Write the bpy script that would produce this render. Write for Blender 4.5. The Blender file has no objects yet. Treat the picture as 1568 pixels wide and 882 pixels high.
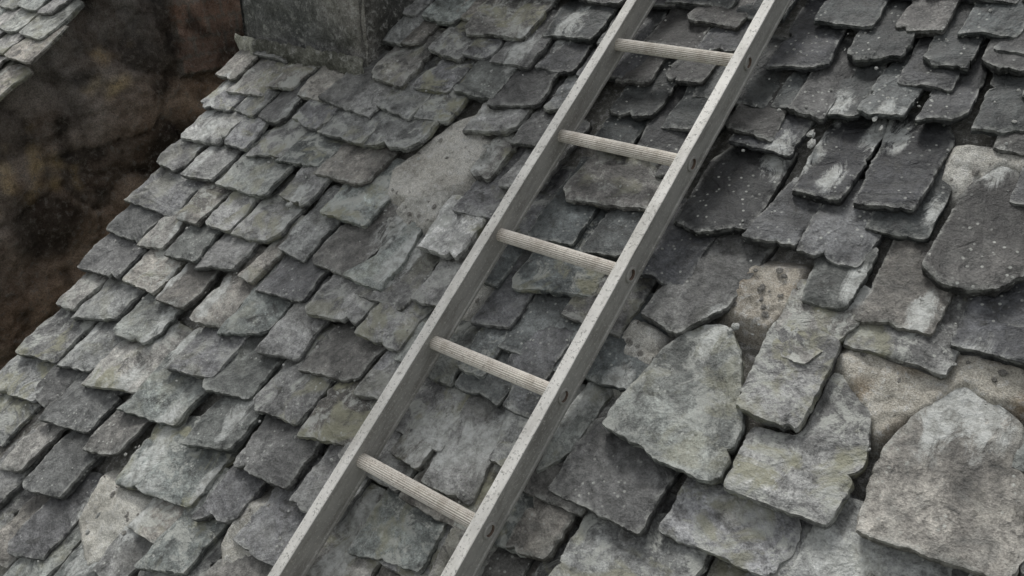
import bpy, math, random
import numpy as np
from mathutils import Matrix, Vector, noise
random.seed(7); np.random.seed(7)
S=bpy.context.scene
PITCH=math.radians(37.5)
ROOF=Matrix.Translation((0,0,6.0))@Matrix.Rotation(PITCH,4,'X')
H=1.53
def nz(x,y,z=0.0): return noise.noise(Vector((x,y,z)))
# ------------------------------------------------------------ materials
def mat(name):
    m=bpy.data.materials.new(name); m.use_nodes=True
    nt=m.node_tree; b=nt.nodes["Principled BSDF"]; return m,nt,b
def N(nt,t,**k):
    n=nt.nodes.new(t)
    for a,v in k.items(): setattr(n,a,v)
    return n
def ramp(nt,src,pts,interp='LINEAR'):
    r=nt.nodes.new("ShaderNodeValToRGB"); r.color_ramp.interpolation=interp
    e=r.color_ramp.elements
    while len(e)<len(pts): e.new(.5)
    for q,(p,c) in zip(e,pts):
        q.position=p; q.color=(c,c,c,1) if not hasattr(c,'__len__') else (*c,1)
    nt.links.new(src,r.inputs[0]); return r.outputs[0]
def noi(nt,vec,scale,detail=6,rough=.6,dist=0.):
    n=N(nt,"ShaderNodeTexNoise"); n.inputs["Scale"].default_value=scale
    n.inputs["Detail"].default_value=detail; n.inputs["Roughness"].default_value=rough
    n.inputs["Distortion"].default_value=dist
    nt.links.new(vec,n.inputs["Vector"]); return n.outputs[0]
def mth(nt,op,a,b=None,clamp=False):
    n=N(nt,"ShaderNodeMath",operation=op,use_clamp=clamp)
    for i,v in enumerate((a,b)):
        if v is None: continue
        if isinstance(v,(int,float)): n.inputs[i].default_value=v
        else: nt.links.new(v,n.inputs[i])
    return n.outputs[0]
def mix(nt,fac,a,b,blend='MIX'):
    n=N(nt,"ShaderNodeMix",data_type='RGBA',blend_type=blend)
    for i,v in ((0,fac),(6,a),(7,b)):
        if isinstance(v,(int,float)): n.inputs[i].default_value=v
        elif isinstance(v,tuple): n.inputs[i].default_value=(*v,1)
        else: nt.links.new(v,n.inputs[i])
    return n.outputs[2]
def bump(nt,h,dist,strength=1.,nrm=None):
    b=N(nt,"ShaderNodeBump"); b.inputs["Strength"].default_value=strength; b.inputs["Distance"].default_value=dist
    nt.links.new(h,b.inputs["Height"])
    if nrm is not None: nt.links.new(nrm,b.inputs["Normal"])
    return b.outputs[0]
def attr(nt,name): return N(nt,"ShaderNodeAttribute",attribute_name=name)

def slate_material():
    m,nt,b=mat("slate_stone")
    tc=N(nt,"ShaderNodeTexCoord"); rv=attr(nt,"rv")
    add=N(nt,"ShaderNodeVectorMath",operation='ADD'); sc=N(nt,"ShaderNodeVectorMath",operation='SCALE'); sc.inputs["Scale"].default_value=15
    nt.links.new(rv.outputs["Color"],sc.inputs[0]); nt.links.new(tc.outputs["Object"],add.inputs[0]); nt.links.new(sc.outputs[0],add.inputs[1])
    w=tc.outputs["Object"]
    rot=N(nt,"ShaderNodeVectorRotate",rotation_type='Z_AXIS'); sr=N(nt,"ShaderNodeSeparateColor"); nt.links.new(rv.outputs["Color"],sr.inputs[0])
    nt.links.new(add.outputs[0],rot.inputs["Vector"]); nt.links.new(mth(nt,'MULTIPLY',sr.outputs[0],3.1),rot.inputs["Angle"])
    v=rot.outputs[0]
    mp=N(nt,"ShaderNodeMapping"); mp.inputs["Scale"].default_value=(1,.45,1); nt.links.new(v,mp.inputs[0]); g=mp.outputs[0]
    mp2=N(nt,"ShaderNodeMapping"); mp2.inputs["Scale"].default_value=(1,.42,1); nt.links.new(w,mp2.inputs[0]); ws=mp2.outputs[0]
    tint=attr(nt,"tint").outputs["Color"]
    misc=N(nt,"ShaderNodeSeparateColor"); nt.links.new(attr(nt,"misc").outputs["Color"],misc.inputs[0])
    mort,edge,lich=misc.outputs[0],misc.outputs[1],misc.outputs[2]
    n1=noi(nt,g,11,4,.6,.8); n2=noi(nt,v,48,5,.72); n3=noi(nt,v,260,2,.7)
    ns=noi(nt,g,15,4,.58,1.0)
    steps=ramp(nt,ns,[(.0,0.),(.36,.2),(.43,.4),(.50,.6),(.56,.8),(.63,1.)],'CONSTANT')
    col=mix(nt,1.,tint,ramp(nt,n1,[(.30,.58),(.52,1.0),(.70,1.45)]),'MULTIPLY')
    col=mix(nt,1.,col,ramp(nt,steps,[(0,.72),(1,1.26)]),'MULTIPLY')
    col=mix(nt,1.,col,ramp(nt,n2,[(.32,.42),(.5,1.0),(.68,1.6)]),'MULTIPLY')
    col=mix(nt,1.,col,ramp(nt,n3,[(.3,.70),(.7,1.30)]),'MULTIPLY')
    bl=noi(nt,v,16,5,.76,.5)
    col=mix(nt,mth(nt,'MULTIPLY',ramp(nt,bl,[(.51,0.),(.59,.8)]),ramp(nt,lich,[(0.,.08),(1.,1.)])),col,(.46,.47,.43))
    col=mix(nt,mth(nt,'MULTIPLY',ramp(nt,noi(nt,v,10,4,.65,.6),[(.52,0.),(.62,.65)]),lich),col,(.29,.285,.20))
    col=mix(nt,ramp(nt,bl,[(.33,.85),(.44,0.)]),col,(.045,.045,.041))
    vo=N(nt,"ShaderNodeTexVoronoi"); vo.inputs["Scale"].default_value=68; nt.links.new(v,vo.inputs["Vector"])
    sp=mth(nt,'MULTIPLY',ramp(nt,vo.outputs["Distance"],[(.14,1.),(.23,0.)]),ramp(nt,n1,[(.50,0.),(.58,.8)]))
    col=mix(nt,sp,col,(.48,.49,.45))
    col=mix(nt,mth(nt,'MULTIPLY',edge,ramp(nt,n2,[(.42,0.),(.58,.6)])),col,(.45,.455,.42))
    mm=mth(nt,'MULTIPLY',mort,ramp(nt,noi(nt,ws,24,7,.80,1.0),[(.32,0.),(.68,2.4)]))
    mm=ramp(nt,mm,[(.36,0.),(.80,.80)])
    col=mix(nt,mm,col,mix(nt,ramp(nt,n2,[(.38,0.),(.58,1.)]),(.32,.325,.30),(.60,.615,.59)))
    nt.links.new(col,b.inputs["Base Color"])
    nt.links.new(ramp(nt,n2,[(.3,.42),(.7,.72)]),b.inputs["Roughness"])
    b.inputs["Specular IOR Level"].default_value=.45
    nr=bump(nt,steps,.007,1.)
    nr=bump(nt,n1,.024,.65,nr)
    nr=bump(nt,n2,.009,.85,nr); nr=bump(nt,n3,.0013,.7,nr)
    nt.links.new(nr,b.inputs["Normal"])
    return m
def lumpy_material(name,c1,c2,c3,scale=1.,rough=.9,use_attr=False,bd=.012):
    m,nt,b=mat(name); tc=N(nt,"ShaderNodeTexCoord"); w=tc.outputs["Object"]
    n1=noi(nt,w,5*scale,5,.65,.3); n2=noi(nt,w,38*scale,5,.72); n3=noi(nt,w,190*scale,2,.7)
    col=mix(nt,ramp(nt,n1,[(.40,0.),(.60,1.)]),c1,c2)
    if use_attr: col=mix(nt,1.,col,attr(nt,"tint").outputs["Color"],'MULTIPLY')
    col=mix(nt,ramp(nt,n2,[(.52,0.),(.66,.75)]),col,c3)
    col=mix(nt,1.,col,ramp(nt,n2,[(.3,.6),(.5,1.)]),'MULTIPLY')
    col=mix(nt,1.,col,ramp(nt,n3,[(.3,.6),(.7,1.4)]),'MULTIPLY')
    nt.links.new(col,b.inputs["Base Color"]); b.inputs["Roughness"].default_value=rough
    b.inputs["Specular IOR Level"].default_value=.25
    nr=bump(nt,n2,bd,.9); nr=bump(nt,n3,.003,.8,nr); nt.links.new(nr,b.inputs["Normal"])
    return m
M_SL=slate_material()
M_MO=lumpy_material("lime_mortar_bed",(.56,.55,.52),(.45,.435,.40),(.62,.615,.59),2.,.92,True,.004)
M_MW=lumpy_material("lime_mortar_white",(.46,.46,.43),(.58,.59,.56),(.34,.33,.30),2.)
M_CH=lumpy_material("chimney_render",(.36,.355,.335),(.19,.19,.175),(.48,.475,.44),1.2,.95,True,.016)
M_WA=lumpy_material("rubble_wall_stone",(.29,.268,.25),(.17,.142,.122),(.22,.20,.175),1.0,.8,True,.02)
M_CH2=lumpy_material("cement_fillet_mortar",(.15,.15,.13),(.25,.245,.21),(.085,.09,.065),1.5)
M_RB=lumpy_material("rubble_chips",(.34,.33,.30),(.22,.21,.19),(.40,.39,.36),2.)
M_GR=lumpy_material("grass_ground",(.05,.07,.03),(.035,.05,.02),(.08,.08,.05),.2,.95)

def mesh_obj(name,V,F,material,parent=None,smooth=None,attrs=None):
    me=bpy.data.meshes.new(name); me.from_pydata([tuple(p) for p in V],[],F)
    if material: me.materials.append(material)
    if smooth is not None:
        me.polygons.foreach_set("use_smooth",np.array(smooth,dtype=bool) if hasattr(smooth,'__len__') else np.full(len(F),smooth))
    if attrs:
        for k,a in attrs.items():
            at=me.attributes.new(k,'FLOAT_COLOR','POINT')
            a=np.asarray(a,dtype=np.float32); a=np.hstack([a,np.ones((len(a),1),np.float32)])
            at.data.foreach_set("color",a.ravel())
    me.update(); o=bpy.data.objects.new(name,me); S.collection.objects.link(o)
    if parent: o.parent=parent
    return o
def empty(name,mw=Matrix()):
    o=bpy.data.objects.new(name,None); o.empty_display_size=.2; o.matrix_world=mw; S.collection.objects.link(o); return o

# ------------------------------------------------------------ survey of the roof (cm: distance left of origin, distance up slope)
ROWS="""246 90, 235 90;236 86, 219 86;221 90, 209 91;208 90, 195 90;197 89, 174 89
244 78,228 79;228 79,216 80;217 80,205 79;202 80,187 81;190 79,170 80;176 91,160 91;162 91,148 92
243 66,221 68;222 68,211 68;210 67,194 69;196 68,179 70;181 67,161 68;173 80,152 81
244 55,230 55;229 55,214 56;213 55,189 57;171 57,153 58;188 58,174 57
243 41,219 42;219 42,206 43;206 43,194 44;194 44,177 45;176 44,163 44;163 44,146 45
242 31,225 31;225 31,214 32;213 31,197 33;199 32,183 34;181 33,174 34;174 32,156 34;155 32,137 35;137 32,122 33
242 18,220 19;221 19,205 21;204 19,190 21;189 18,174 20;176 19,161 22;161 19,146 21;146 19,128 22;128 20,116 22
240 5,228 7;229 5,211 9;211 6,194 8;184 6,166 8;170 5,153 9;153 7,135 9;135 7,118 10
240 -11,222 -7;221 -8,205 -5;208 -8,186 -4;189 -8,168 -6;164 -8,148 -3;127 -7,112 -4
242 -24,219 -18;213 -21,194 -18;192 -21,178 -18;148 -19,136 -16
236 -35,218 -32;215 -36,204 -34;203 -36,186 -33
218 -46,204 -44;193 -49,179 -45;154 -33,139 -30
182 124,167 123;183 114,175 114;172 113,158 112;165 120,143 122;187 101,170 100;169 100,155 101;155 101,140 102;142 99,126 101;126 101,114 103
144 90,128 93;129 90,115 92;135 79,127 79;125 78,112 80;133 68,118 70;129 44,116 45
110 125,95 126;112 114,101 114;100 116,88 116;109 104,95 104;94 103,82 104;108 95,97 95;97 96,83 96;108 79,84 81;110 67,97 69;96 68,83 70;108 55,87 59;111 45,100 46;89 91,80 92;108 34,100 35
80 106,67 105;69 113,59 113;78 124,64 125;73 138,59 139;63 129,50 130;56 138,45 140;55 115,44 117;48 130,37 130;43 116,34 118;37 131,27 131;43 139,31 140;34 116,22 117;110 139,92 139;103 134,88 134;96 125,82 127"""
POLY="""fr 59 94,49 94,48 109,52 116,59 111,60 104
ga 47 94,36 95,35 108,38 114,49 114,48 105
gb 79 81,73 80,63 83,63 100,76 100,80 92
gc 64 81,53 82,53 92,61 93
gd 53 81,41 81,39 93,43 97,53 94
ge 31 84,26 81,18 83,13 91,18 109,26 111,30 102
gf 76 59,66 57,60 66,58 80,71 80,75 67
gg 48 71,40 72,39 80,42 82,50 80
gh 38 71,25 72,24 83,32 85,38 84
gi 22 71,10 72,11 81,17 84,23 82
gj 50 60,42 59,34 70,39 73,51 70
gk 71 35,70 44,68 54,63 62,58 63,53 57,51 52,47 45,46 34,49 32,59 33
gl 50 47,51 60,41 60,38 59,38 47
gm 46 33,46 46,38 47,38 62,30 59,27 47,28 34
gn 24 35,26 49,24 55,23 59,18 67,13 65,8 63,1 45,3 37
go 75 20,75 29,69 34,55 33,55 20
gp 53 22,53 32,32 33,32 23
gq 77 7,78 16,68 18,69 9
gr 107 -8,108 1,92 7,90 -4
gs 100 10,103 30,92 28,88 11
gt 111 13,110 26,102 27,102 12
gu 89 20,94 32,85 32,83 20
gv 135 57,136 67,122 68,122 57
gw 175 -23,179 -8,151 -6,150 -18
gx 146 -6,149 5,129 6,129 -4
gy 145 49,150 68,142 72,137 52,137 44,150 44
gz 97 38,100 52,88 59,87 49,87 38
ha 79 22,81 33,79 44,76 46,74 40,75 28
hb 88 -6,91 9,81 12,79 -2
hc 67 5,67 17,53 20,44 22,44 15
hd 31 23,31 34,24 34,10 35,10 30
hf 9 61,5 57,-1 39,2 39"""
GAPS="""GA 145 97,134 89,136 78,143 70,155 69,157 76,153 87,150 92
GB 60 77,51 79,50 73,52 65,60 66,61 70
GC 38 64,34 70,24 71,11 72,9 66,13 65,18 67,23 59,27 53
GD 179 -34,181 -23,169 -23,164 -22,161 -32,168 -40
GF 137 -20,138 -10,128 -8,125 -19,132 -25
GE 77 58,70 57,69 50,71 44,75 45,78 51
GI 34 113,22 115,12 113,18 109,26 111,30 103,34 106
GJ 100 1,92 6,90 12,99 10
GK 121 45,113 46,112 56,118 58
GL 146 72,138 74,137 66,142 62,149 66"""
SMEAR=[(150,82,5),(180,60,4),(179,53,3),(154,74,5),(138,57,4),(147,60,5),(196,14,5),(186,12,4),(193,-1,4),(178,-25,7),(170,-36,6),(164,-25,6),(154,3,4),
(66,103,4),(60,105,4),(49,113,4),(45,114,3),(58,118,3),(33,98,3),(26,109,3),(17,64,6),(13,61,5),(19,59,5),(73,43,4),(60,60,4),(143,119,5),(185,26,5),(133,85,4),(133,129,5),(109,-10,5),(110,1,4),(138,52,5),(115,0,4),(232,70,5),
(215,40,3),(204,26,4),(220,3,4),(172,-5,4),(40,78,3),(92,25,5),(105,20,6),(205,86,4),(226,60,4),(53,100,3),(80,38,5),(98,18,5),(238,78,3),(240,88,3),(170,-14,5),(150,-12,4),(28,76,3)]
TONE={'gk':(.82,.032),'gm':(1.12,.015),'gn':(1.0,.016),'go':(.75,.006),'gp':(1.15,0),'gl':(.74,.018),'gv':(1.7,.004),'ge':(1.1,.012),'gf':(.70,.006),'fr':(.8,0),'gw':(.9,.0),'gx':(.8,.0),'gr':(.75,0),'gz':(.9,0),'hf':(.9,.0),'gs':(.95,0),'gb':(.6,0),'gy':(1.1,0),'gj':(.85,.008),'gg':(.9,.004)}
FREE={'gk','gm','gn','ge'}
def pts(s): return [tuple(float(q) for q in p.split()) for p in s.split(",")]
quads=[]
for l in ROWS.split("\n"):
    for s in l.split(";"):
        (a1,b1),(a2,b2)=pts(s); quads.append((-a1/100,b1/100,-a2/100,b2/100))
polys=[(l.split(" ",1)[0],[(-a/100,b/100) for a,b in pts(l.split(" ",1)[1])]) for l in POLY.split("\n")]
gaps=[[(-a/100,b/100) for a,b in pts(l.split(" ",1)[1])] for l in GAPS.split("\n")]
def inside(p,poly):
    x,y=p; c=False; n=len(poly); j=n-1
    for i in range(n):
        xi,yi=poly[i]; xj,yj=poly[j]
        if (yi>y)!=(yj>y) and x<(xj-xi)*(y-yi)/(yj-yi)+xi: c=not c
        j=i
    return c
CHIM=(-2.47,-1.90,1.04)
C0,K=.058,.17
class Acc:
    def __init__(s): s.V=[];s.F=[];s.sm=[];s.t=[];s.m=[];s.r=[]
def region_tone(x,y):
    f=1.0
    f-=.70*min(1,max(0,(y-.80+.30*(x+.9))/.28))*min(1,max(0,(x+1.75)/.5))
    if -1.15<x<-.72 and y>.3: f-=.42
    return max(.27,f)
PAL=[(1,1,.97),(.99,1.01,.97),(1.07,1.01,.90),(.99,.995,1.0),(1.0,1.0,.96),(.97,1.02,.95),(1.04,1.01,.93),(.94,1.02,.96)]
SM=np.array([(-a/100,b/100,r/100) for a,b,r in SMEAR])
def smear_at(x,y):
    d=((x-SM[:,0])/(SM[:,2]*.75))**2+((y-SM[:,1])/(SM[:,2]*1.6))**2
    d=d.min(); return math.exp(-d) if d<6 else 0.
SIDE=[(1.0,.20,0),(1.010,.34,1),(.984,.42,0),(1.009,.60,1),(.984,.70,0),(1.0,.97,1)]
TOP=[.28,.5,.68,.8,.88,.94,.975,.993]
def add_slate(A,poly,ytail,c=C0,tone=1.,lift=0.,n=64,th=None,rag=1.,soft=1):
    P=np.array(poly)
    ar=np.sum(P[:,0]*np.roll(P[:,1],-1)-np.roll(P[:,0],-1)*P[:,1])
    if ar<0: P=P[::-1]
    E=np.roll(P,-1,0)-P; Ls=np.hypot(*E.T); wt=np.where((P[:,1]+E[:,1]/2)<ytail+.13,Ls*1.7,Ls*.8)
    cum=np.concatenate([[0],np.cumsum(wt)])
    t=(np.arange(n)/n)*cum[-1]; idx=np.searchsorted(cum,t,side='right')-1
    Q=P[idx]+E[idx]*((t-cum[idx])/wt[idx])[:,None]
    for _ in range(soft): Q=(np.roll(Q,1,0)+5*Q+np.roll(Q,-1,0))/7
    ctr=Q.mean(0); seed=random.random()*50
    D=Q-ctr; R=np.hypot(*D.T)
    off=rag*np.array([nz(q[0]*13,q[1]*13,seed)*.0045+nz(q[0]*60,q[1]*60,seed)*.0034+nz(q[0]*190,q[1]*190,seed)*.003 for q in Q])-.0005
    for _ in range(random.choice([0,1,1,2,3])):
        k0=random.randrange(n); wd=random.uniform(1,3.4); am=random.uniform(.004,.016)
        dd=np.abs((np.arange(n)-k0+n/2)%n-n/2); off-=am*np.clip(1-dd/wd,0,1)
    Q=ctr+D*(1+off/R)[:,None]; D=Q-ctr
    if th is None: th=random.uniform(.012,.0195)
    roll=random.uniform(-.06,.06); pt=random.uniform(-.03,.03); cv=random.uniform(-.4,.9)
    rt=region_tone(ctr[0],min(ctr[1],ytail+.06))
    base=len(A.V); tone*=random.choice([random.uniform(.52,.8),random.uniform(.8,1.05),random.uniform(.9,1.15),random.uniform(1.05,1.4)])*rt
    pc=random.choice(PAL)
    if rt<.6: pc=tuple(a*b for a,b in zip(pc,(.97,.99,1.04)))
    tb=.275*tone; col=(tb*pc[0],tb*pc[1],tb*pc[2]); rv=(random.random(),random.random(),random.random())
    lich=random.choice([.1,.4,.7,1.,1.3]) if tone>.62 else .0
    def zt(x,y):
        z=c+lift+(K+pt)*(ytail-y)*(1 if lift<.01 else .75)+roll*(x-ctr[0])-cv*(x-ctr[0])**2
        q=nz(x*15,y*15,seed)
        return z+nz(x*9,y*9,seed)*.005+math.floor(q*4+.5)*.0014+nz(x*34,y*34,seed)*.0028
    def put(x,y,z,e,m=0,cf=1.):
        g=1-.34*min(1,max(0,(y-ytail-.085)/.04))   # shade under the slate above, painted into the vertex tint
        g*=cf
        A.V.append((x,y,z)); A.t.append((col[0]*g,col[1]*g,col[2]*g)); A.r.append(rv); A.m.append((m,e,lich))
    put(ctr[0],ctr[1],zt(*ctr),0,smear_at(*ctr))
    for s in TOP:
        for i in range(n):
            x,y=ctr+D[i]*s
            z=zt(x,y)
            if s>.87: z-=(s-.87)/.13*.0045*(.45+max(-.4,nz(x*24,y*24,seed+9)*1.8))
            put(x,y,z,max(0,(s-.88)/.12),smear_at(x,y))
    for k,(s,dz,j) in enumerate(SIDE):
        for i in range(n):
            x,y=ctr+D[i]; zz=A.V[base+1+(len(TOP)-1)*n+i][2]
            jj=nz(x*60,y*60,seed+k*3)
            x2,y2=ctr+D[i]*(s+(.024*jj if j else .014*jj))
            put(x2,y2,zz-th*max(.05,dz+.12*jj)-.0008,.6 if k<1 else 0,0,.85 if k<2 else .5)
    nr=len(TOP)+len(SIDE)
    for i in range(n):
        j=(i+1)%n
        A.F.append((base,base+1+i,base+1+j)); A.sm.append(True)
        for r in range(nr-1):
            a=base+1+r*n; A.F.append((a+i,a+n+i,a+n+j,a+j)); A.sm.append(r<len(TOP)-2)
    put(ctr[0],ctr[1],zt(*ctr)-th,0); last=len(A.V)-1; a=base+1+(nr-1)*n
    for i in range(n): A.F.append((last,a+(i+1)%n,a+i)); A.sm.append(False)

A=Acc(); visible=[]
ru=random.uniform
for (x1,y1,x2,y2) in quads:
    w=x2-x1; g=min(.006,.05*w); L=ru(.23,.26); ym=(y1+y2)/2
    sk=ru(-.012,.012); s2=ru(-.009,.009)
    poly=[(x1+g+ru(-.003,.007),y1+s2),(x2-g-ru(-.003,.007),y2-s2),(x2-g+sk+ru(-.008,.004),ym+L),(x1+g+sk+ru(-.004,.008),ym+L)]
    if random.random()<.3:
        d=ru(.01,.03); poly=[(x1+g,y1+d*ru(.5,1.2)),(x1+g+d,y1)]+poly[1:]
    elif random.random()<.3:
        d=ru(.01,.03); poly=[poly[0],(x2-g-d,y2),(x2-g,y2+d*ru(.5,1.2))]+poly[2:]
    add_slate(A,poly,ym,n=76)
    visible.append([(x1,min(y1,y2)),(x2,min(y1,y2)),(x2,max(y1,y2)+.115),(x1,max(y1,y2)+.115)])
for nme,pl in polys:
    visible.append(pl); cy=sum(p[1] for p in pl)/len(pl); tn,lf=TONE.get(nme,(1.,0.))
    pp=pl if nme in FREE else [(x,y+(.07 if y>cy else 0)) for x,y in pl]
    add_slate(A,pp,min(p[1] for p in pl)+.01,C0,tn,lf,n=104,th=ru(.020,.028),rag=.9,soft=4)
def fillers(A,x0,x1,y0,y1,c,check,big=1.):
    k=math.floor((y0-.065)/.119)
    while .065+.119*k<y1:
        yt=.065+.119*k; x=x0+ru(0,.04)
        while x<x1:
            w=ru(.11,.2)*big
            dy=ru(-.012,.012); y=yt+dy; ok=True
            if check and (-2.45<x<.15 and -.6<y<1.5):
                cnt=0; tot=0
                for fx in (.15,.5,.85):
                    for fy in (.01,.05,.1):
                        p=(x+w*fx,y+fy); tot+=1
                        if any(inside(p,v) for v in visible) or any(inside(p,v) for v in gaps): cnt+=1
                ok=cnt<tot*.62
                if CHIM[0]-.05<x+w/2<CHIM[1]-.02 and y>CHIM[2]-.03: ok=False
            if ok:
                L=ru(.22,.25); far=not(-2.5<x<.2 and -.7<y<1.7)
                add_slate(A,[(x+.003,y+ru(-.005,.005)),(x+w/2,y+ru(-.004,.002)),(x+w-.003,y+ru(-.006,.006)),(x+w-.004,y+L),(x+.004,y+L)],y,c,.88,0,n=26 if far else 60)
            x+=w
        k+=1
fillers(A,-2.44,.9,-.9,2.0,C0-.007,True)
roof=empty("slate_roof",ROOF)
mesh_obj("slates",A.V,A.F,M_SL,roof,A.sm,{"tint":A.t,"misc":A.m,"rv":A.r})
def seg(p,a,b):
    ax,ay=a;bx,by=b;dx,dy=bx-ax,by-ay;t=max(0,min(1,((p[0]-ax)*dx+(p[1]-ay)*dy)/(dx*dx+dy*dy)));return math.hypot(p[0]-ax-t*dx,p[1]-ay-t*dy)
GT=[(1.15,1.14,1.10),(.98,.93,.85),(.98,.95,.88),(1.15,1.15,1.1),(1.1,1.1,1.06)]+[(1.0,1.0,.97)]*5
def bed(name,x0,x1,y0,y1,st,g=None,gi=0):
    gx=np.arange(x0,x1,st); gy=np.arange(y0,y1,st); V=[];T=[]
    for y in gy:
        for x in gx:
            z=-.003; f=1; k=1.; b3=0
            if g is not None:
                ins=inside((x,y),g); d=min(seg((x,y),g[i],g[(i+1)%len(g)]) for i in range(len(g)))
                f=1 if ins else max(0,1-d/.035)
                q=nz(x*11,y*11,8); k=1-.25*max(0,q)*2
                if gi in(1,2): b3=min(.45,max(0,nz(x*17,y*17,21)-.10)*.8)
                tr=math.floor(nz(x*9+y*4,y*9,31)*3+.5)*.003
                z=-.006+f*(.044+nz(x*10,y*10,3)*.012+tr+nz(x*40,y*40,3)*.004+nz(x*110,y*110,3)*.002-.02*(y-y0))
            V.append((x,y,z+nz(x*20,y*20)*.002)); T.append((GT[gi][0]*k*(1-.7*b3),GT[gi][1]*k*(1-.95*b3),GT[gi][2]*k*(1-1.2*b3)) if g is not None else (.45,.45,.43))
    nx=len(gx); F=[(j*nx+i,j*nx+i+1,(j+1)*nx+i+1,(j+1)*nx+i) for j in range(len(gy)-1) for i in range(nx-1)]
    mesh_obj(name,V,F,M_MO,roof,True,{"tint":T})
bed("mortar_bed",-2.41,1.2,-1.0,2.2,.05)
for gi,g in enumerate(gaps):
    bed("mortar_patch",min(p[0] for p in g)-.04,max(p[0] for p in g)+.04,min(p[1] for p in g)-.04,max(p[1] for p in g)+.04,.006,g,gi)
def blobs(name,items,material,parent,seg_=10):
    V=[];F=[]
    for (x,y,z,rx,ry,rz) in items:
        b=len(V); sd=random.random()*40
        for r in range(1,5):
            ph=r/5*math.pi
            for i in range(seg_):
                th=i/seg_*2*math.pi; d=Vector((math.sin(ph)*math.cos(th),math.sin(ph)*math.sin(th),math.cos(ph)))
                k=1+.55*noise.noise(d*1.7+Vector((sd,0,0)))
                V.append((x+d.x*rx*k,y+d.y*ry*k,z+d.z*rz*k))
        for r in range(3):
            for i in range(seg_):
                j=(i+1)%seg_; F.append((b+r*seg_+i,b+(r+1)*seg_+i,b+(r+1)*seg_+j,b+r*seg_+j))
        F.append(tuple(b+i for i in range(seg_))); F.append(tuple(b+3*seg_+seg_-1-i for i in range(seg_)))
    mesh_obj(name,V,F,material,parent,False)
it=[]
for a,b in [(180,57),(147,61),(49,114),(57,61),(60,107),(172,-32),(133,88)]:
    for _ in range(2): it.append((-a/100+random.gauss(0,.010),b/100+random.gauss(0,.014),.054,ru(.004,.010),ru(.006,.014),ru(.003,.006)))
blobs("mortar_lumps",it,M_MW,roof)
it=[]
for gi,g in enumerate(gaps):
    for _ in range(14):
        x=ru(min(p[0] for p in g),max(p[0] for p in g)); y=ru(min(p[1] for p in g),max(p[1] for p in g))
        if inside((x,y),g): s=ru(.002,.007); it.append((x,y,.037,s,s*ru(.7,1.6),s*.4))
blobs("slate_rubble",it,M_RB,roof,8)
it=[]
for _ in range(420):
    s=ru(.0012,.0030)
    it.append((ru(-2.4,.3),ru(-.6,1.6),.050+ru(-.006,.008),s*ru(.7,1.8),s*ru(.7,1.8),s*.7))
blobs("grit_and_chips",it,M_MW,roof,6)
def box(name,x0,x1,y0,y1,z0,z1,material,parent):
    V=[(x,y,z) for z in(z0,z1) for y in(y0,y1) for x in(x0,x1)]
    F=[(0,2,3,1),(4,5,7,6),(0,1,5,4),(2,6,7,3),(0,4,6,2),(1,3,7,5)]
    return mesh_obj(name,V,F,material,parent,False)
box("deck",-2.40,3.0,-2.5,2.6,-.08,-.012,M_CH2,roof)
house=empty("stone_house")
def rw(x,y,z=0): return ROOF@Vector((x,y,z))
def prism(name,x0,x1,material,parent,drop=-.1,ya=-2.3,yb=2.6):
    a=rw(0,ya,drop);b=rw(0,yb,drop)
    V=[];
    for x in(x0,x1): V+=[(x,a.y,0),(x,a.y,a.z),(x,b.y,b.z),(x,2*b.y-a.y,a.z),(x,2*b.y-a.y,0)]
    F=[(0,1,2,3,4),(9,8,7,6,5)]+[(i,5+i,5+(i+1)%5,(i+1)%5) for i in range(5)]
    return mesh_obj(name,V,F,material,parent,False)
prism("walls",-2.37,4.0,M_CH2,house)

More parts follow.
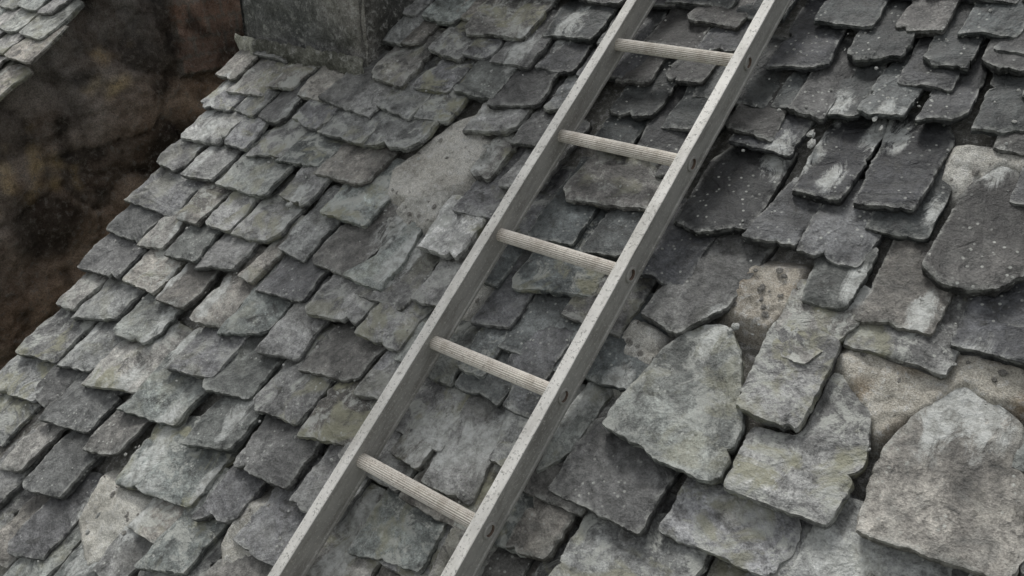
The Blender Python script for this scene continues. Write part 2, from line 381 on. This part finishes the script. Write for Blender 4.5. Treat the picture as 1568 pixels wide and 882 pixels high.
# ------------------------------------------------------------ chimney
chim=empty("stone_chimney")
def chimney():
    x0,x1=CHIM[0],CHIM[1]; b0=rw(0,CHIM[2],.03); y0=b0.y; y1=y0+.62; zb=b0.z-.25; zt=b0.z+1.9
    V=[];F=[];T=[]
    def face(p,du,dv,nu,nv,nrm):
        b=len(V)
        for j in range(nv+1):
            for i in range(nu+1):
                q=p+du*(i/nu)+dv*(j/nv)
                hz=q.z-(6+q.y*math.tan(PITCH))
                d=nz(q.x*5,q.y*5,q.z*5)*.016+nz(q.x*16,q.y*16,q.z*16)*.012+nz(q.x*45,q.y*45,q.z*45)*.006
                d=d*min(1,min(i,nu-i)/nu*14)-.012*max(0,1-min(i,nu-i)/nu*16)*(1+nz(q.x*20,q.y*20,q.z*20))
                V.append(q+nrm*d)
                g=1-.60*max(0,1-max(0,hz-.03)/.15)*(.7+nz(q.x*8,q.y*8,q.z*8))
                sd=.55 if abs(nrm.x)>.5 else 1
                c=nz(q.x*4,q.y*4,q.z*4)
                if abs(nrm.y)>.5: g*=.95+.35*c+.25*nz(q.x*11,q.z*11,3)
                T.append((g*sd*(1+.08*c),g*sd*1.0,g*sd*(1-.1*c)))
        for j in range(nv):
            for i in range(nu): a=b+j*(nu+1)+i; F.append((a,a+1,a+nu+2,a+nu+1))
    h=Vector((0,0,zt-zb))
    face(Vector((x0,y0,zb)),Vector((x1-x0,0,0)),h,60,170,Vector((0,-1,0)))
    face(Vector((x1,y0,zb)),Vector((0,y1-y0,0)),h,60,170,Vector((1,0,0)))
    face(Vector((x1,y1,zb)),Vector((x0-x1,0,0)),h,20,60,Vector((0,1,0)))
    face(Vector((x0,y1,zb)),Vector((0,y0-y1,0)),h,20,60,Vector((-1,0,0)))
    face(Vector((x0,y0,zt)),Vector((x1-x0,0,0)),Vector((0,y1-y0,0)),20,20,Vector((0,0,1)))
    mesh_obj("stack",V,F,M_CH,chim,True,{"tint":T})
    V=[(x,y,z) for z in(zb,zt-.03) for y in(y0+.014,y1-.014) for x in(x0+.014,x1-.014)]
    mesh_obj("core",V,[(0,2,3,1),(4,5,7,6),(0,1,5,4),(2,6,7,3),(0,4,6,2),(1,3,7,5)],M_CH2,chim,False)
    V=[];F=[];T=[];nu=130;nv=12
    for i in range(nu+1):
        x=x0-.004+(x1-x0+.012)*i/nu; wd=.022+nz(x*9,1)*.024+nz(x*40,2)*.02
        for j in range(nv+1):
            v=j/nv; y=CHIM[2]+.012-(wd+.012)*v
            V.append((x,y+nz(x*30,v*3)*.004,.060+.016*(1-v)**1.5-.03*v**4+nz(x*22,y*22,5)*.014+nz(x*60,y*60,5)*.008))
            q=.62+nz(x*7,3)*.6+(.9 if x<x0+.09 else 0); T.append((q,q,q*.90))
    for i in range(nu):
        for j in range(nv): a=i*(nv+1)+j; F.append((a,a+1,a+nv+2,a+nv+1))
    ob=mesh_obj("base_fillet",V,F,M_CH,chim,True,{"tint":T}); ob.matrix_world=ROOF
chimney()

# ------------------------------------------------------------ neighbouring house: rubble gable wall and its slate roof
WX=-3.70
wall=empty("rubble_stone_wall")
us=np.arange(-1.6,3.2,.016); ds=np.arange(0,1.9,.016); V=[];T=[]
for d in ds:
    for s in us:
        w=rw(0,s,-.02); y,z=w.y,w.z-d
        dist,pp=noise.voronoi(Vector((y*3.0+.6*nz(y*3,z*3),z*4.4+.6*nz(z*3,y*3,5),0)))
        e=min(1,(dist[1]-dist[0])*4.5); cell=pp[0]; cv=nz(cell.x*7.3,cell.y*7.7,2)
        h=.018*e**.5+.022*nz(y*7,z*7)+.014*nz(y*30,z*30)+.02*cv
        big=nz(y*1.3,z*1.3,7); low=min(1,max(0,d/.8+big*.7-.1))
        f=(1.1+1.2*cv)*(.78+.28*e)*(1.-.10*low)
        col=[f*(1.0+.14*low),f*(1-.08*low),f*(1-.28*low)]
        by,bz=y-1.50+.02*nz(z*9,1),z-6.48
        if abs(by)<.20 and abs(bz)<.17:
            h=.045+.008*nz(y*30,z*30)
            rw_=math.floor((bz+.17)/.078); jt=(bz+.17)%.078<.012 or (by+.20+(.08 if rw_%2 else 0))%.16<.012
            q=1.45+.5*nz(rw_*3.1,math.floor((by+.19)/.16)*2.3,4)+.5*nz(y*14,z*14)
            col=[q*(.68 if jt else .86),q*(.65 if jt else .64),q*(.6 if jt else .54)]
        V.append((WX+h,y,z))
        ld=min(math.hypot(y-.97,z-6.37)/.10,math.hypot(y-.57,z-6.04)/.13)+nz(y*14,z*14)*1.7
        k=max(0,1-ld)*.55
        col=[col[0]+k*1.4,col[1]+k*1.1,col[2]+k*.4]
        dk=max(0,nz(y*2.6,z*2.6,11)-.02)*2.8+max(0,nz(y*9,z*9,15)-.15)*1.6
        T.append(tuple(max(.12,q*(1-min(.72,dk))) for q in col))
nx=len(us); F=[(j*nx+i,(j+1)*nx+i,(j+1)*nx+i+1,j*nx+i+1) for j in range(len(ds)-1) for i in range(nx-1)]
mesh_obj("wall_face",V,F,M_WA,wall,True,{"tint":T})
prism("wall_body",-7.5,WX-.04,M_CH2,wall,-.1)
B=Acc(); fillers(B,-5.0,WX-.06,.2,2.6,C0-.02,False)
roof2=empty("slate_roof",ROOF)
mesh_obj("slates",B.V,B.F,M_SL,roof2,B.sm,{"tint":[(a*1.6,b*1.56,c*1.53) for a,b,c in B.t],"misc":B.m,"rv":B.r})
box("deck",-7.4,WX-.03,-2.2,3.0,-.08,-.0,M_CH2,roof2)
# ------------------------------------------------------------ ladder
lad=empty("ladder",ROOF)
def ladder_mat(name,base,grime,spk,r,metal):
    m,nt,b=mat(name); w=N(nt,"ShaderNodeTexCoord").outputs["Object"]
    mp=N(nt,"ShaderNodeMapping"); mp.inputs["Scale"].default_value=(1,.25,1); nt.links.new(w,mp.inputs[0])
    n1=noi(nt,mp.outputs[0],34,6,.75); n2=noi(nt,w,150,4,.78); n3=noi(nt,w,7,4)
    col=mix(nt,ramp(nt,n1,[(.46,0.),(.62,.85)]),base,grime)
    col=mix(nt,1.,col,ramp(nt,n3,[(.3,.80),(.7,1.12)]),'MULTIPLY')
    col=mix(nt,ramp(nt,n2,[(.56,0.),(.63,.85)]),col,spk)
    nt.links.new(col,b.inputs["Base Color"]); nt.links.new(ramp(nt,n1,[(.3,r),(.7,min(1,r+.2))]),b.inputs["Roughness"]); b.inputs["Metallic"].default_value=metal
    nt.links.new(bump(nt,n2,.0015,.7),b.inputs["Normal"]); return m
M_RT=ladder_mat("rail_top_worn",(.84,.82,.765),(.66,.64,.585),(.30,.29,.26),.65,.0)
M_RS=ladder_mat("rail_side_weathered",(.41,.40,.37),(.27,.26,.235),(.58,.565,.52),.55,.05)
M_RU=ladder_mat("rung_fluted",(.84,.80,.72),(.66,.61,.53),(.42,.36,.30),.6,.0)
M_RG=ladder_mat("rung_groove",(.50,.43,.36),(.38,.32,.26),(.27,.23,.19),.7,.0)
M_RUST=ladder_mat("rung_end_rust",(.15,.105,.08),(.08,.065,.055),(.3,.25,.2),.8,.1)
zr=H-1.43; XL=-1.1177; XR=-.8145; RW=.025; Y0,Y1=-.95,2.35; ZB=zr-.038; ZT=zr+.031
def rail(name,xi,xo):
    s=1 if xo>xi else -1; r=.0025; fl=.0065
    prof=[(xi,ZB),(xi,ZB+fl),(xi+s*r,ZB+fl+.002),(xi+s*r,ZT-fl-.002),(xi,ZT-fl),(xi,ZT-.0012),(xi+s*.0012,ZT),(xo-s*.0012,ZT),(xo,ZT-.0012),(xo,ZT-fl),(xo-s*r,ZT-fl-.002),(xo-s*r,ZB+fl+.002),(xo,ZB+fl),(xo,ZB)]
    ny=160; V=[];F=[];n=len(prof)
    for j in range(ny+1):
        y=Y0+(Y1-Y0)*j/ny; wob=nz(y*2,0,0)*.0015
        for x,z in prof: V.append((x+wob+nz(x*50,y*40,z*60)*.0005,y,z+nz(0,y*2.2,4)*.001))
    mats=[]
    for j in range(ny):
        for i in range(n):
            a=j*n+i;b=j*n+(i+1)%n; F.append((a,b,b+n,a+n) if s<0 else (a,a+n,b+n,b)); mats.append(1 if i in(5,6,7) else 0)
    F.append(tuple(range(n)));F.append(tuple(ny*n+n-1-i for i in range(n)));mats+=[0,0]
    o=mesh_obj(name,V,F,M_RS,lad,False); o.data.materials.append(M_RT)
    o.data.polygons.foreach_set("material_index",mats); return o
rail("rail_left",XL,XL-RW); rail("rail_right",XR,XR+RW)
yr=[.0844+.2798*k for k in range(-3,9)]
V=[];F=[];mi=[]
NF=20
for y in yr:
    b=len(V); n=NF*4
    xs=np.linspace(XL-.003,XR+.003,14)
    for x in xs:
        for i in range(n):
            a=i/n*2*math.pi; q=i%4; r=.0142 if q in(0,1) else .0129
            V.append((x,y+math.cos(a)*r*1.05,zr+math.sin(a)*r*.95))
    for s in range(len(xs)-1):
        for i in range(n):
            j=(i+1)%n; F.append((b+s*n+i,b+s*n+j,b+(s+1)*n+j,b+(s+1)*n+i)); mi.append(1 if i%4==2 else 0)
o=mesh_obj("rungs",V,F,M_RU,lad,False); o.data.materials.append(M_RG); o.data.polygons.foreach_set("material_index",mi)
V=[];F=[];mi=[]
for y in yr:
    for xo,s in((XR+RW,1),(XL-RW,-1)):
        b=len(V); n=28; rings=[(.0165,-.0030),(.0165,.0012),(.0145,.0026),(.0115,.0024),(.0100,.0002),(.0100,-.0035),(.0,-.0038)]
        for r,dx in rings:
            for i in range(n):
                a=i/n*2*math.pi; V.append((xo+s*dx,y+r*math.cos(a),zr+r*math.sin(a)))
        for k in range(len(rings)-1):
            for i in range(n):
                j=(i+1)%n; F.append((b+k*n+i,b+k*n+j,b+(k+1)*n+j,b+(k+1)*n+i)); mi.append(1 if k>=3 else 0)
o=mesh_obj("rung_ends",V,F,M_RS,lad,False); o.data.materials.append(M_RUST); o.data.polygons.foreach_set("material_index",mi)

g=box("ground",-300,300,-300,300,-.2,0,M_GR,None)
# ------------------------------------------------------------ light
W=bpy.data.worlds.new("World"); S.world=W; W.use_nodes=True; nt=W.node_tree; bg=nt.nodes["Background"]
sky=nt.nodes.new("ShaderNodeTexSky"); sky.sky_type='NISHITA'; sky.sun_disc=False
EL=math.radians(58); AZ=math.radians(-50)
sky.sun_elevation=EL; sky.sun_rotation=AZ; sky.dust_density=3; sky.ozone_density=1.0
hs=nt.nodes.new("ShaderNodeHueSaturation"); hs.inputs["Saturation"].default_value=.13
nt.links.new(sky.outputs[0],hs.inputs["Color"]); nt.links.new(hs.outputs[0],bg.inputs[0]); bg.inputs[1].default_value=.15
sd=Vector((math.sin(AZ)*math.cos(EL),math.cos(AZ)*math.cos(EL),math.sin(EL)))
sl=bpy.data.lights.new("sun","SUN"); sl.energy=1.5; sl.angle=math.radians(12); sl.color=(1,.985,.955)
so=bpy.data.objects.new("sun",sl); so.rotation_euler=sd.to_track_quat('Z','Y').to_euler(); S.collection.objects.link(so)
# ------------------------------------------------------------ camera
def nrmz(v): return v/np.linalg.norm(v)
xx=nrmz(np.array([.7856,.2724,-.5555])); uu=np.array([.491,-.821,.2915]); uu=nrmz(uu-xx*uu.dot(xx)); nn=np.cross(xx,uu)
R=Matrix(((xx[0],-xx[1],-xx[2]),(uu[0],-uu[1],-uu[2]),(nn[0],-nn[1],-nn[2])))
cam=bpy.data.cameras.new("camera"); cam.lens=36*1352/1568; cam.sensor_width=36; cam.clip_end=1000; cam.clip_start=.02
co=bpy.data.objects.new("camera",cam); S.collection.objects.link(co)
co.matrix_world=ROOF@(Matrix.Translation((0,0,H))@R.to_4x4()); S.camera=co
S.view_settings.view_transform='Standard'; S.view_settings.look='None'; S.view_settings.exposure=0
